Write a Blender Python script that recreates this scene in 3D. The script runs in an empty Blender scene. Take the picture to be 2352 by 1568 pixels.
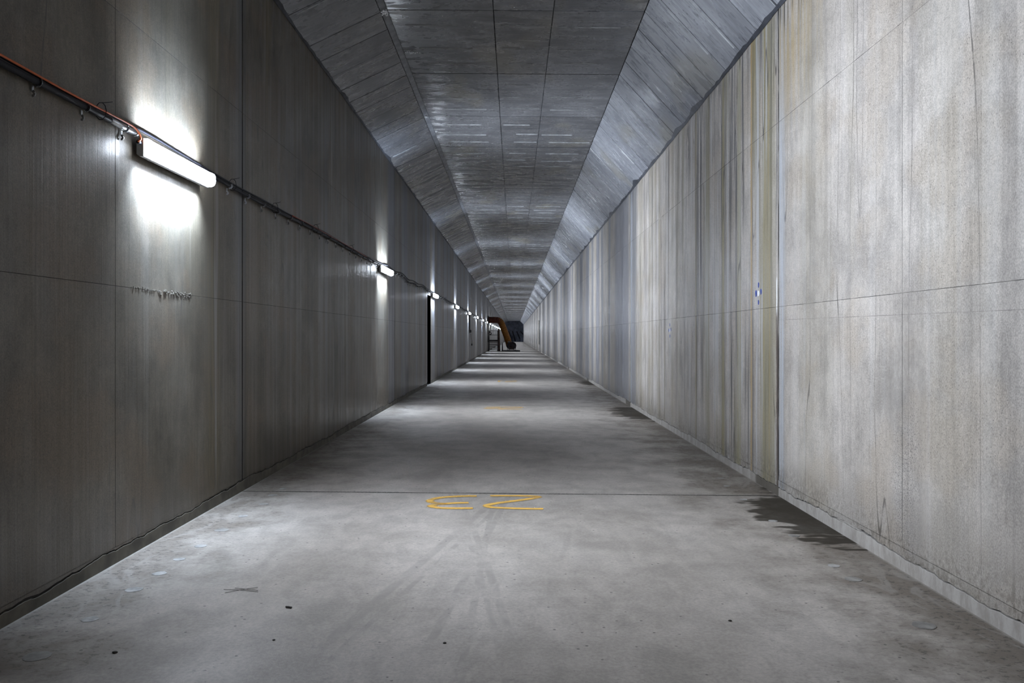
import bpy, math, random
from mathutils import Vector, Matrix
random.seed(7)
sc = bpy.context.scene
COL = sc.collection

# ------------------------------------------------------------------ camera
F = 1916.0                       # focal length in pixels of the 2352 px wide frame
VX, VY = 1181.0, 772.0           # where the tunnel axis meets the frame
H = 1.6                          # camera height
cam_d = bpy.data.cameras.new('camera')
cam = bpy.data.objects.new('camera', cam_d); COL.objects.link(cam)
cam.location = (0, 0, H); cam.rotation_euler = (math.pi/2, 0, 0)
cam_d.sensor_width = 36.0; cam_d.lens = 36.0*F/2352.0
cam_d.shift_x = -(VX-1176)/2352.0; cam_d.shift_y = (VY-784)/2352.0
cam_d.clip_start = 0.05; cam_d.clip_end = 600
sc.camera = cam
# ------------------------------------------------------------------ world, exposure
w = bpy.data.worlds.new('world'); sc.world = w; w.use_nodes = True
w.node_tree.nodes['Background'].inputs[0].default_value = (0.0, 0.0, 0.0, 1)
w.node_tree.nodes['Background'].inputs[1].default_value = 0.0
sc.view_settings.view_transform = 'Standard'; sc.view_settings.look = 'None'
sc.view_settings.gamma = 1.0; sc.view_settings.use_curve_mapping = False
sc.view_settings.exposure = 0.0
LAMP_STRENGTH = 40.0             # glow of the diffuser itself
LAMP_WATTS = 500.0               # light thrown by the lens strips of one lamp
LAMP_SPREAD = 126                # degrees; the lens keeps the light close to the lamp's cross plane
LAMP_COLOR = (0.80, 0.882, 1.0)
WASH_COLOR = (0.66, 0.80, 1.0)    # the lens edges that wash the wall are cooler
sc.cycles.diffuse_bounces = 3; sc.cycles.glossy_bounces = 2; sc.cycles.max_bounces = 4
sc.cycles.adaptive_threshold = 0.06
sc.cycles.caustics_reflective = False

# ------------------------------------------------------------------ layout (metres, x right, y into the tunnel, z up)
XL, XR = -2.766, 2.690           # wall faces
Z0 = 8.49                        # first bay joint
BAY = 10.8; PAN = 2.7
YB, YE = Z0-2*BAY, 241.0         # rear and far end of the tunnel
SPL, SPR = 5.478, 4.937          # springing of the haunches
CXL, CXR = -1.72, 1.75           # edges of the flat ceiling
def floor_z(x): return -0.0088*x
def ceil_z(x): return 5.966-0.007*x
LAMP_Y0, LAMP_Z = 6.68, 2.97
def on_floor(px, py):
    d = H*F/((py-VY)-0.0088*(px-VX)); x = (px-VX)*d/F
    return Vector((x, d, floor_z(x)))
def on_right(px, py):
    d = XR*F/(px-VX); return Vector((XR, d, H+(VY-py)*d/F))
def on_left(px, py):
    d = -XL*F/(VX-px); return Vector((XL, d, H+(VY-py)*d/F))

# ------------------------------------------------------------------ material helper
class NT:
    def __init__(s, name):
        s.m = bpy.data.materials.new(name); s.m.use_nodes = True
        s.t = s.m.node_tree; s.t.nodes.clear()
        s.out = s.t.nodes.new('ShaderNodeOutputMaterial')
    def n(s, kind): return s.t.nodes.new(kind)
    def put(s, sock, v):
        if isinstance(v, bpy.types.NodeSocket): s.t.links.new(v, sock)
        else:
            n = len(sock.default_value) if hasattr(sock.default_value, '__len__') else 0
            sock.default_value = v if n == 0 else tuple(v)[:n]
    def math(s, op, a, b=0.0, c=0.0, clamp=False):
        k = s.n('ShaderNodeMath'); k.operation = op; k.use_clamp = clamp
        s.put(k.inputs[0], a); s.put(k.inputs[1], b); s.put(k.inputs[2], c)
        return k.outputs[0]
    def add(s, a, b): return s.math('ADD', a, b)
    def mul(s, a, b): return s.math('MULTIPLY', a, b)
    def sub(s, a, b): return s.math('SUBTRACT', a, b)
    def ramp(s, v, lo, hi, a=0.0, b=1.0, smooth=True):
        k = s.n('ShaderNodeMapRange'); k.interpolation_type = 'SMOOTHSTEP' if smooth else 'LINEAR'
        s.put(k.inputs['Value'], v); s.put(k.inputs['From Min'], lo); s.put(k.inputs['From Max'], hi)
        s.put(k.inputs['To Min'], a); s.put(k.inputs['To Max'], b)
        return k.outputs['Result']
    def band(s, v, c, half, soft):
        d = s.math('ABSOLUTE', s.sub(v, c))
        return s.ramp(d, half, half+soft, 1.0, 0.0)
    def pos(s, plane='3d'):
        s.plane = plane
        g = s.n('ShaderNodeNewGeometry'); x = s.n('ShaderNodeSeparateXYZ')
        s.t.links.new(g.outputs['Position'], x.inputs[0])
        s.P = g.outputs['Position']; s.x, s.y, s.z = x.outputs
        if plane == 'yz': s.P = s.comb(s.y, s.z, 0.0)
        elif plane == 'xy': s.P = s.comb(s.x, s.y, 0.0)
        return s.P
    def comb(s, x, y, z):
        k = s.n('ShaderNodeCombineXYZ'); s.put(k.inputs[0], x); s.put(k.inputs[1], y); s.put(k.inputs[2], z)
        return k.outputs[0]
    def scaled(s, *a):
        k = s.n('ShaderNodeMapping'); s.t.links.new(s.P, k.inputs['Vector'])
        n = 3 if s.plane == '3d' else 2
        off = a[n] if len(a) > n else 0.0
        k.inputs['Scale'].default_value = tuple(a[:n])+(1.0,)*(3-n); k.inputs['Location'].default_value = (off*1.7, off*0.6+off, off*0.6*(n-2))
        return k.outputs[0]
    def noise(s, vec, scale=1.0, detail=3.0, rough=0.55, dist=0.0):
        k = s.n('ShaderNodeTexNoise'); k.noise_dimensions = '3D' if s.plane == '3d' else '2D'; s.t.links.new(vec, k.inputs['Vector'])
        k.inputs['Scale'].default_value = scale; k.inputs['Detail'].default_value = detail
        k.inputs['Roughness'].default_value = rough; k.inputs['Distortion'].default_value = dist
        return k.outputs['Fac']
    def voro(s, vec, scale, feature='F1'):
        k = s.n('ShaderNodeTexVoronoi'); k.voronoi_dimensions = '3D' if s.plane == '3d' else '2D'; k.feature = feature; s.t.links.new(vec, k.inputs['Vector'])
        k.inputs['Scale'].default_value = scale
        return k.outputs['Distance']
    def mix(s, f, a, b, blend='MIX'):
        k = s.n('ShaderNodeMix'); k.data_type = 'RGBA'; k.blend_type = blend; k.clamp_factor = True
        s.put(k.inputs[0], f); s.put(k.inputs[6], a); s.put(k.inputs[7], b)
        return k.outputs[2]
    def gain(s, col, f):                    # multiply a colour by a grey factor
        k = s.n('ShaderNodeVectorMath'); k.operation = 'SCALE'
        s.put(k.inputs[0], col); s.put(k.inputs['Scale'], f)
        return k.outputs[0]
    def rnd(s):
        return s.n('ShaderNodeObjectInfo').outputs['Random']
    def finish(s, col, rough=0.6, bump=None, strength=0.3, dist=0.01, metal=0.0, spec=0.5, alpha=None):
        b = s.n('ShaderNodeBsdfPrincipled')
        s.put(b.inputs['Base Color'], col); s.put(b.inputs['Roughness'], rough); s.put(b.inputs['Metallic'], metal)
        s.put(b.inputs['Specular IOR Level'], spec)
        if bump is not None:
            k = s.n('ShaderNodeBump'); k.inputs['Strength'].default_value = strength; k.inputs['Distance'].default_value = dist
            s.t.links.new(bump, k.inputs['Height']); s.t.links.new(k.outputs[0], b.inputs['Normal'])
        sh = b.outputs[0]
        if alpha is not None:
            tr = s.n('ShaderNodeBsdfTransparent'); mx = s.n('ShaderNodeMixShader')
            s.put(mx.inputs[0], alpha); s.t.links.new(tr.outputs[0], mx.inputs[1]); s.t.links.new(sh, mx.inputs[2]); sh = mx.outputs[0]
        s.t.links.new(sh, s.out.inputs['Surface'])
        return s.m

def rgb(r, g, b): return (r, g, b, 1.0)

def simple(name, col, rough=0.5, metal=0.0, var=0.15, scale=20.0, spec=0.5):
    s = NT(name); s.pos()
    n = s.noise(s.scaled(1, 1, 1), scale, 3)
    c = s.gain(rgb(*col), s.ramp(n, 0.3, 0.7, 1-var, 1+var))
    return s.finish(c, rough, metal=metal, spec=spec)

def joint_signed(s):
    """signed distance in metres to the nearest bay joint (negative: on the camera's side)"""
    k = s.n('ShaderNodeMath'); k.operation = 'WRAP'
    s.put(k.inputs[0], s.sub(s.y, Z0)); k.inputs[1].default_value = BAY/2; k.inputs[2].default_value = -BAY/2
    return k.outputs[0]

def wall_material(name, light, dark, side):
    s = NT(name); s.pos('yz')
    right = side == 'right'
    big = s.noise(s.scaled(0.45, 0.45), 1.0, 3, 0.6)
    mid = s.noise(s.scaled(2.4, 2.0, 3.1), 1.0, 4, 0.70)
    fine = s.noise(s.scaled(30, 22, 1.0), 1.0, 2, 0.7)
    st_f = s.noise(s.scaled(24, 0.35, 1.3), 1.0, 2, 0.65)
    st_m = s.noise(s.scaled(6.5, 0.16, 5.0), 1.0, 3, 0.62)
    st_b = s.noise(s.scaled(1.9, 0.06, 9.0), 1.0, 2, 0.55)
    slow = s.noise(s.scaled(0.75, 0.03, 31.0), 1.0, 1)
    zone = s.ramp(slow, 0.46, 0.62)
    if right:
        own = s.mul(s.ramp(s.y, Z0-0.02, Z0+0.03), s.ramp(s.y, 11.5, 14.5, 1.0, 0.25))
        near = s.ramp(s.y, Z0-0.02, Z0+0.03, 0.12, 1.0)
        zone = s.mul(s.math('MAXIMUM', s.mul(zone, 0.8), own), near)
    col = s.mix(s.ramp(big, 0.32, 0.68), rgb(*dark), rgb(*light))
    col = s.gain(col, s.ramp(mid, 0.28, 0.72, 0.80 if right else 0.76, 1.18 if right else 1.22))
    warm = s.noise(s.scaled(1.1, 1.3, 77.0), 1.0, 3, 0.6)
    col = s.mix(s.ramp(warm, 0.46, 0.66, 0.0, 0.45 if right else 0.65), col, rgb(0.35, 0.295, 0.235) if right else rgb(0.15, 0.115, 0.08))
    grain = s.noise(s.scaled(95, 80, 2.0), 1.0, 1, 0.75)
    col = s.gain(col, s.ramp(grain, 0.28, 0.72, 0.80, 1.18))
    col = s.gain(col, s.ramp(fine, 0.25, 0.75, 0.90, 1.10))
    col = s.gain(col, s.ramp(s.rnd(), 0, 1, 0.95, 1.05))
    col = s.gain(col, s.add(1.0, s.mul(s.ramp(st_f, 0.28, 0.72, -0.15, 0.14), s.add(0.35 if right else 0.12, s.mul(zone, 0.65 if right else 0.4)))))
    dk = s.ramp(st_m, 0.54, 0.68)
    col = s.mix(s.mul(dk, s.add(s.mul(zone, 0.75), 0.12)), col, rgb(0.085, 0.085, 0.09) if right else rgb(0.07, 0.066, 0.06))
    ol = s.ramp(st_b, 0.50, 0.60)
    col = s.mix(s.mul(ol, s.add(s.mul(zone, 0.50), 0.10)), col, rgb(0.185, 0.165, 0.085) if right else rgb(0.115, 0.092, 0.05))
    oc = s.mul(s.ramp(st_b, 0.60, 0.64), s.ramp(st_f, 0.50, 0.56))
    col = s.mix(s.mul(oc, s.mul(zone, 0.6 if right else 0.15)), col, rgb(0.27, 0.205, 0.085))
    lt = s.ramp(st_m, 0.42, 0.33)
    col = s.mix(s.mul(lt, s.add(s.mul(zone, 0.6), 0.10)), col, rgb(0.43, 0.43, 0.44) if right else rgb(0.27, 0.26, 0.25))
    j_ = joint_signed(s)
    if right:
        for (yy, hw, cc, am) in ((9.46, 0.020, (0.34, 0.215, 0.06), 0.75), (9.98, 0.05, (0.23, 0.205, 0.09), 0.6), (8.98, 0.012, (0.26, 0.225, 0.10), 0.5), (12.35, 0.03, (0.27, 0.215, 0.08), 0.6), (10.75, 0.03, (0.27, 0.225, 0.09), 0.5)):
            b_ = s.band(s.add(s.y, s.mul(s.sub(mid, 0.5), 0.05)), yy, hw, hw*1.2)
            col = s.mix(s.mul(b_, s.ramp(st_f, 0.3, 0.65, am*0.5, am)), col, rgb(*cc))
    # cool damp bands in the far bays
    cool = s.mul(s.ramp(slow, 0.50, 0.60), s.ramp(s.y, 14, 20))
    if right: cool = s.math('MAXIMUM', cool, s.mul(s.band(s.y, 20.9, 1.0, 0.7), 1.0))
    col = s.mix(s.mul(cool, 0.6), col, rgb(0.145, 0.16, 0.21))
    # thin dribbles and cracks, mostly upright
    th = s.band(s.noise(s.scaled(1.5, 0.09, 41.0), 1.0, 2), 0.5, 0.0012, 0.003)
    col = s.mix(s.mul(th, s.ramp(mid, 0.38, 0.55, 0.1, 0.8)), col, rgb(0.07, 0.063, 0.056))
    if not right:
        jb = s.band(s.add(j_, s.mul(s.sub(mid, 0.5), 0.03)), 0.0, 0.09, 0.05)
        col = s.mix(s.mul(jb, s.ramp(mid, 0.3, 0.7, 0.5, 0.75)), col, rgb(0.056, 0.053, 0.050))
        dn = s.noise(s.scaled(5.5, 1.1, 13.0), 1.0, 3, 0.7)
        dm = s.mul(s.band(dn, 0.5, 0.012, 0.02), s.mul(s.ramp(big, 0.45, 0.6), s.ramp(grain, 0.40, 0.55, 0.3, 1.0)))
        col = s.mix(s.mul(dm, 0.22), col, rgb(0.05, 0.042, 0.03))
    # bay joints: pale lime strip on the near side, rust-brown on the far side
    j = joint_signed(s)
    wob = s.mul(s.sub(mid, 0.5), 0.10)
    jw = s.add(j, wob)
    lime = s.mul(s.ramp(jw, -0.24, -0.12), s.ramp(j, -0.002, 0.002, 1, 0))
    lime = s.mul(lime, s.ramp(st_f, 0.35, 0.65, 0.2, 0.8))
    col = s.mix(lime, col, rgb(0.36, 0.39, 0.44) if right else rgb(0.15, 0.153, 0.157))
    if right:
        rust = s.mul(s.ramp(jw, 0.05, 0.07, 1, 0), s.ramp(j, -0.001, 0.001))
        rust = s.mul(rust, s.ramp(s.add(s.z, s.mul(wob, 3)), 1.5, 2.0, 1, 0))
        col = s.mix(s.mul(rust, 0.9), col, rgb(0.045, 0.03, 0.024))
        salt = s.mul(s.band(s.y, Z0+0.055, 0.006, 0.012), s.band(s.z, 2.02, 0.12, 0.10))
        col = s.mix(salt, col, rgb(0.85, 0.86, 0.88))
        och = s.mul(s.mul(s.ramp(s.y, 6.9, 8.2), s.ramp(s.z, 3.2, 4.6)), s.ramp(st_f, 0.40, 0.60))
        och = s.mul(och, s.ramp(s.y, Z0-0.02, Z0+0.02, 1, 0))
        col = s.mix(s.mul(och, 0.65), col, rgb(0.30, 0.215, 0.085))
        hair = s.mul(s.band(s.add(s.z, s.mul(s.y, -0.006)), 1.715, 0.0015, 0.002), s.ramp(s.y, Z0-0.02, Z0, 1, 0))
        col = s.mix(s.mul(hair, s.ramp(mid, 0.35, 0.6, 0.15, 0.6)), col, rgb(0.09, 0.08, 0.07))
        # speckled grime beside the panel joint of the near bay
        sg_ = s.mul(s.band(s.y, Z0-PAN-0.06, 0.06, 0.35), s.ramp(s.z, 2.2, 0.6))
        col = s.mix(s.mul(sg_, s.ramp(grain, 0.50, 0.62, 0.0, 0.75)), col, rgb(0.075, 0.07, 0.068))
    else:
        gr = s.mul(s.mul(s.band(s.y, 21.6, 0.12, 0.35), s.ramp(s.z, 0.55, 1.0, 1, 0)), 0.95)
        col = s.mix(gr, col, rgb(0.012, 0.012, 0.014))
    # dark drips under the springing
    sp = SPR if right else SPL
    dr = s.mul(s.ramp(st_f, 0.55, 0.62), s.ramp(s.add(s.z, s.mul(s.sub(st_m, 0.5), 0.5)), sp-0.30, sp-0.06))
    dr = s.mul(dr, s.ramp(big, 0.42, 0.55))
    col = s.mix(s.mul(dr, 0.85), col, rgb(0.04, 0.04, 0.045))
    # grime along the foot of the wall
    ft = s.mul(s.ramp(s.z, 0.08, 0.60, 1, 0), s.ramp(s.mul(s.add(mid, fine), 0.5), 0.40, 0.62))
    col = s.mix(s.mul(ft, 0.70), col, rgb(0.085, 0.073, 0.055))
    # blow holes and clusters of specks
    pv = s.voro(s.scaled(17, 17), 1.0)
    pit = s.mul(s.ramp(pv, 0.04, 0.075, 1, 0), s.ramp(warm, 0.50, 0.58))
    spk = s.mul(s.ramp(grain, 0.64, 0.72), s.ramp(mid, 0.50, 0.66))
    hol = s.math('MAXIMUM', s.mul(pit, 0.8), s.mul(spk, 0.6 if right else 0.8))
    col = s.mix(hol, col, rgb(0.045, 0.042, 0.04))
    hgt = s.add(s.add(s.mul(st_f, 0.45), s.mul(st_m, 0.9)), s.mul(grain, 0.12))
    ro = s.ramp(st_m, 0.35, 0.7, 0.48, 0.30)
    return s.finish(col, ro, hgt, 0.24, 0.012, spec=0.7 if right else 0.5)

def ceiling_material(name, k):
    s = NT(name); s.pos('xy')
    big = s.noise(s.scaled(0.6, 0.5), 1.0, 3, 0.6)
    gr = s.noise(s.scaled(0.8, 15, 2.0), 1.0, 2, 0.66)
    gf = s.noise(s.scaled(4.0, 48, 4.0), 1.0, 2, 0.65)
    mid = s.noise(s.scaled(2.0, 4.0, 6.0), 1.0, 3, 0.68)
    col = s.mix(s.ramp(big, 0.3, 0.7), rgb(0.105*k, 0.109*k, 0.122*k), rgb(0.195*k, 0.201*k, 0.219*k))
    col = s.gain(col, s.ramp(gr, 0.28, 0.72, 0.84, 1.15))
    col = s.gain(col, s.ramp(gf, 0.3, 0.7, 0.92, 1.08))
    col = s.gain(col, s.ramp(mid, 0.3, 0.7, 0.82, 1.16))
    col = s.gain(col, s.ramp(s.rnd(), 0, 1, 0.82, 1.12))
    warm = s.ramp(s.noise(s.scaled(0.8, 0.4, 12.0), 1.0, 2), 0.56, 0.70)
    col = s.mix(s.mul(warm, 0.5), col, rgb(0.20, 0.185, 0.14))
    dash = s.mul(s.ramp(gf, 0.60, 0.67), s.ramp(mid, 0.46, 0.60))
    pv = s.voro(s.scaled(9, 9), 1.0)
    pit = s.mul(s.ramp(pv, 0.06, 0.11, 1, 0), s.ramp(big, 0.48, 0.58))
    col = s.mix(s.mul(s.math('MAXIMUM', dash, pit), 0.8), col, rgb(0.035, 0.035, 0.042))
    hgt = s.mul(mid, 0.7)
    ro = s.ramp(mid, 0.38, 0.62, 0.40, 0.22)
    return s.finish(col, ro, hgt, 0.07, 0.012, spec=0.7)

def floor_material():
    s = NT('floor_concrete'); s.pos('xy')
    big = s.noise(s.scaled(0.8, 0.45), 1.0, 3, 0.6)
    mid = s.noise(s.scaled(1.7, 1.7, 4.0), 1.0, 4, 0.70)
    fine = s.noise(s.scaled(45, 45), 1.0, 2, 0.75)
    swirl = s.noise(s.scaled(3.2, 1.3, 9.0), 1.0, 3, 0.62, 1.4)
    col = s.mix(s.ramp(big, 0.32, 0.68), rgb(0.325, 0.294, 0.262), rgb(0.40, 0.366, 0.332))
    col = s.gain(col, s.ramp(mid, 0.28, 0.72, 0.87, 1.11))
    col = s.gain(col, s.ramp(swirl, 0.3, 0.7, 0.91, 1.07))
    col = s.gain(col, s.ramp(fine, 0.25, 0.75, 0.88, 1.12))
    # dirt that lies along both kerbs
    ex = s.math('MINIMUM', s.sub(s.x, XL), s.mul(s.sub(XR, s.x), 0.78))
    ew = s.add(ex, s.mul(s.sub(mid, 0.5), 1.5))
    dirt = s.ramp(ew, 0.0, 0.80, 1, 0)
    rt = s.ramp(s.x, -0.5, 1.5, 0.85, 1.0)
    col = s.mix(s.mul(s.mul(dirt, rt), 0.80), col, rgb(0.150, 0.122, 0.094))
    grit = s.ramp(s.noise(s.scaled(16, 26, 14.0), 1.0, 3, 0.78), 0.55, 0.64)
    col = s.mix(s.mul(s.mul(grit, dirt), 0.75), col, rgb(0.045, 0.04, 0.034))
    pale = s.ramp(swirl, 0.58, 0.68)
    col = s.mix(s.mul(s.mul(pale, dirt), 0.5), col, rgb(0.34, 0.315, 0.285))
    col = s.mix(s.mul(s.ramp(s.add(s.math('MINIMUM', s.sub(s.x, XL), s.sub(XR, s.x)), s.mul(s.sub(fine, 0.5), 0.03)), 0.012, 0.024, 1, 0), 0.6), col, rgb(0.36, 0.335, 0.30))
    # wet patches at the foot of the right-hand joints
    wn = s.noise(s.scaled(1.3, 4.0, 33.0), 1.0, 3, 0.65)
    wet = None
    for (cx, cy, rx, ry) in ((2.78, 7.6, 0.62, 1.30), (2.75, 17.7, 0.66, 1.7), (2.7, 29.0, 0.5, 1.6)):
        dx = s.mul(s.sub(s.x, cx), 1/rx); dy = s.mul(s.sub(s.y, cy), 1/ry)
        r = s.math('SQRT', s.add(s.mul(dx, dx), s.mul(dy, dy)))
        m = s.ramp(s.add(r, s.mul(s.sub(wn, 0.5), 1.5)), 0.84, 1.0, 1, 0)
        wet = m if wet is None else s.math('MAXIMUM', wet, m)
    col = s.mix(s.mul(wet, 0.93), col, rgb(0.034, 0.028, 0.02))
    # chipped and dirty slab joints
    jj = s.math('ABSOLUTE', joint_signed(s))
    jm = s.ramp(s.add(jj, s.mul(s.sub(fine, 0.5), 0.05)), 0.014, 0.034, 1, 0)
    col = s.mix(s.mul(jm, s.ramp(mid, 0.35, 0.6, 0.45, 0.9)), col, rgb(0.06, 0.055, 0.05))
    # tyre tracks
    rib = s.ramp(fine, 0.35, 0.62, 0.35, 1.0)
    tr = None
    for (a, b, c, wd) in ((0.275, -0.030, -0.0085, 0.030), (0.205, -0.030, -0.0085, 0.022), (-1.86, 0.205, 0.0, 0.04), (-1.75, 0.205, 0.0, 0.022), (-0.85, 0.095, 0.0, 0.03), (-0.30, 0.012, 0.0, 0.025)):
        cx = s.add(s.add(a, s.mul(s.y, b)), s.mul(s.mul(s.y, s.y), c))
        t = s.band(s.x, cx, wd*0.6, wd*0.6)
        tr = t if tr is None else s.math('MAXIMUM', tr, t)
    t = s.mul(s.mul(tr, rib), s.mul(s.ramp(swirl, 0.42, 0.60), s.ramp(s.y, 8.0, 9.2, 1, 0)))
    col = s.mix(s.mul(t, 0.38), col, rgb(0.095, 0.09, 0.085))
    # smears, specks and a few hairline cracks
    sp = s.mul(s.ramp(s.voro(s.scaled(7, 7), 1.0), 0.04, 0.07, 1, 0), s.ramp(swirl, 0.54, 0.62))
    col = s.mix(s.mul(sp, 0.8), col, rgb(0.05, 0.046, 0.042))
    sm = s.mul(s.ramp(grit, 0.4, 0.9), s.ramp(mid, 0.54, 0.66))
    col = s.mix(s.mul(sm, 0.35), col, rgb(0.11, 0.105, 0.10))
    ck = s.band(wn, 0.5, 0.0008, 0.002)
    col = s.mix(s.mul(s.mul(ck, s.ramp(big, 0.50, 0.58)), 0.4), col, rgb(0.07, 0.065, 0.06))
    hgt = s.add(s.mul(mid, 0.8), s.mul(fine, 0.25))
    ro = s.add(s.ramp(mid, 0.3, 0.7, 0.60, 0.44), s.mul(wet, 0.10))
    return s.finish(col, ro, hgt, 0.25, 0.012, spec=s.sub(0.5, s.mul(wet, 0.35)))

M = {}
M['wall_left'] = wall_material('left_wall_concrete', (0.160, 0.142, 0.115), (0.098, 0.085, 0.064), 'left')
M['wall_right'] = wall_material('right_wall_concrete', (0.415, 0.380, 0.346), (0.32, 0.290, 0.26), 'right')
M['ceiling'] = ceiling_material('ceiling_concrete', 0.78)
M['haunch'] = ceiling_material('right_haunch_lit_concrete', 1.75)  # lighter copy of the ceiling concrete; stronger lamp light put into its colour
M['floor'] = floor_material()
def joint_material(name, fill, lo, hi):
    s = NT(name); s.pos()
    n = s.noise(s.scaled(1.2, 1.9, 1.2), 1.0, 3, 0.75)
    return s.finish(s.mix(s.ramp(n, lo, hi), rgb(0.04, 0.038, 0.037), rgb(*fill)), 0.85)
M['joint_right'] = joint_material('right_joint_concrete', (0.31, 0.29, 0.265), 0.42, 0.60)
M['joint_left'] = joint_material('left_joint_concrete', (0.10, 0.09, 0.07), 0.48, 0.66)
M['joint_ceiling'] = joint_material('ceiling_joint_concrete', (0.13, 0.135, 0.145), 0.46, 0.66)
M['joint'] = simple('joint_shadow_concrete', (0.045, 0.044, 0.044), 0.9)
M['fin'] = simple('cement_fin', (0.33, 0.34, 0.35), 0.6, var=0.35, scale=6)
M['groove'] = simple('groove_shade', (0.055, 0.058, 0.066), 0.7, var=0.6, scale=6)  # shade painted onto the groove faces, too shallow to darken on their own
M['strip'] = simple('ceiling_edge_strip', (0.19, 0.20, 0.22), 0.5, var=0.3, scale=5)
M['mortar'] = simple('dark_mortar', (0.03, 0.032, 0.04), 0.7, var=0.5, scale=7)
M['endwall'] = simple('end_wall_concrete', (0.16, 0.18, 0.24), 0.8, var=0.3, scale=1.2)
M['endrib'] = simple('end_wall_rib', (0.02, 0.022, 0.032), 0.8)
M['kerb_left'] = simple('left_kerb_concrete', (0.10, 0.09, 0.07), 0.7, var=0.35, scale=5)
s = NT('right_kerb_concrete'); s.pos()
kn = s.noise(s.scaled(1, 7, 2.5), 1.0, 6, 0.8)
kc = s.mix(s.ramp(kn, 0.35, 0.65), rgb(0.235, 0.213, 0.188), rgb(0.36, 0.335, 0.31))
kc = s.mix(s.mul(s.ramp(joint_signed(s), 0.75, 0.85, 1, 0), s.mul(s.ramp(joint_signed(s), -0.02, 0.0), 0.85)), kc, rgb(0.06, 0.05, 0.036))
M['kerb_right'] = s.finish(kc, 0.65, kn, 0.4, 0.01)
M['black'] = simple('black_plastic', (0.008, 0.008, 0.012), 0.5, spec=0.2)
M['orange_wire'] = simple('orange_sheath', (0.48, 0.095, 0.014), 0.5)
M['red_wire'] = simple('dull_red_sheath', (0.22, 0.03, 0.02), 0.45)
M['steel'] = simple('galvanised_steel', (0.55, 0.57, 0.60), 0.30, 1.0)
M['housing'] = simple('lamp_housing_grey', (0.42, 0.43, 0.44), 0.45)
M['rail'] = simple('dark_painted_steel', (0.025, 0.026, 0.03), 0.5)
M['timber'] = simple('dark_brown_timber', (0.075, 0.04, 0.03), 0.7, var=0.4, scale=4)
M['fan'] = simple('fan_dark_steel', (0.045, 0.032, 0.034), 0.5)
M['fan_light'] = simple('fan_pale_metal', (0.16, 0.15, 0.14), 0.45)
M['blue'] = simple('blue_spray_paint', (0.02, 0.055, 0.30), 0.6, var=0.3, scale=60)
M['white_paint'] = simple('white_spray_paint', (0.80, 0.82, 0.85), 0.55, var=0.1, scale=60)
M['patch'] = simple('pale_grout_plug', (0.34, 0.335, 0.325), 0.5, var=0.3, scale=18)
M['pebble'] = simple('dark_stone', (0.06, 0.055, 0.05), 0.8)
M['leak'] = simple('leaked_cement', (0.125, 0.112, 0.09), 0.7, var=0.3, scale=30)
M['crust'] = simple('white_lime_crust', (0.85, 0.87, 0.90), 0.35, var=0.1)
s = NT('orange_duct_fabric'); s.pos()
dn = s.noise(s.scaled(2, 2, 2), 2.0, 3)
dc = s.mix(s.ramp(s.x, -1.75, -1.25), rgb(0.13, 0.028, 0.014), rgb(0.30, 0.118, 0.012))  # darker and redder on the left: backlit shade put into the fabric colour
dc = s.gain(dc, s.ramp(dn, 0.3, 0.7, 0.8, 1.15))
M['duct'] = s.finish(dc, 0.6)
s = NT('lamp_diffuser'); em = s.n('ShaderNodeEmission')
em.inputs[0].default_value = LAMP_COLOR+(1,); em.inputs[1].default_value = LAMP_STRENGTH
s.t.links.new(em.outputs[0], s.out.inputs['Surface']); M['diffuser'] = s.m
s.m.cycles.emission_sampling = 'NONE'     # weak next to the lens lights; found by the paths themselves
s = NT('yellow_spray_paint'); s.pos()
uv = s.n('ShaderNodeUVMap'); ux = s.n('ShaderNodeSeparateXYZ'); s.t.links.new(uv.outputs[0], ux.inputs[0])
off = s.math('ABSOLUTE', s.sub(s.mul(ux.outputs[0], 2.0), 1.0))
pn = s.noise(s.scaled(1, 1, 1), 22.0, 4, 0.7)
al = s.ramp(s.add(off, s.mul(s.sub(pn, 0.5), 0.5)), 0.30, 0.80, 0.95, 0.0)
al = s.mul(al, s.ramp(s.noise(s.scaled(1, 1, 1, 5.0), 5.0, 3), 0.25, 0.5, 0.6, 1.0))
M['yellow'] = s.finish(rgb(0.78, 0.46, 0.095), 0.6, alpha=al)

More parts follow.
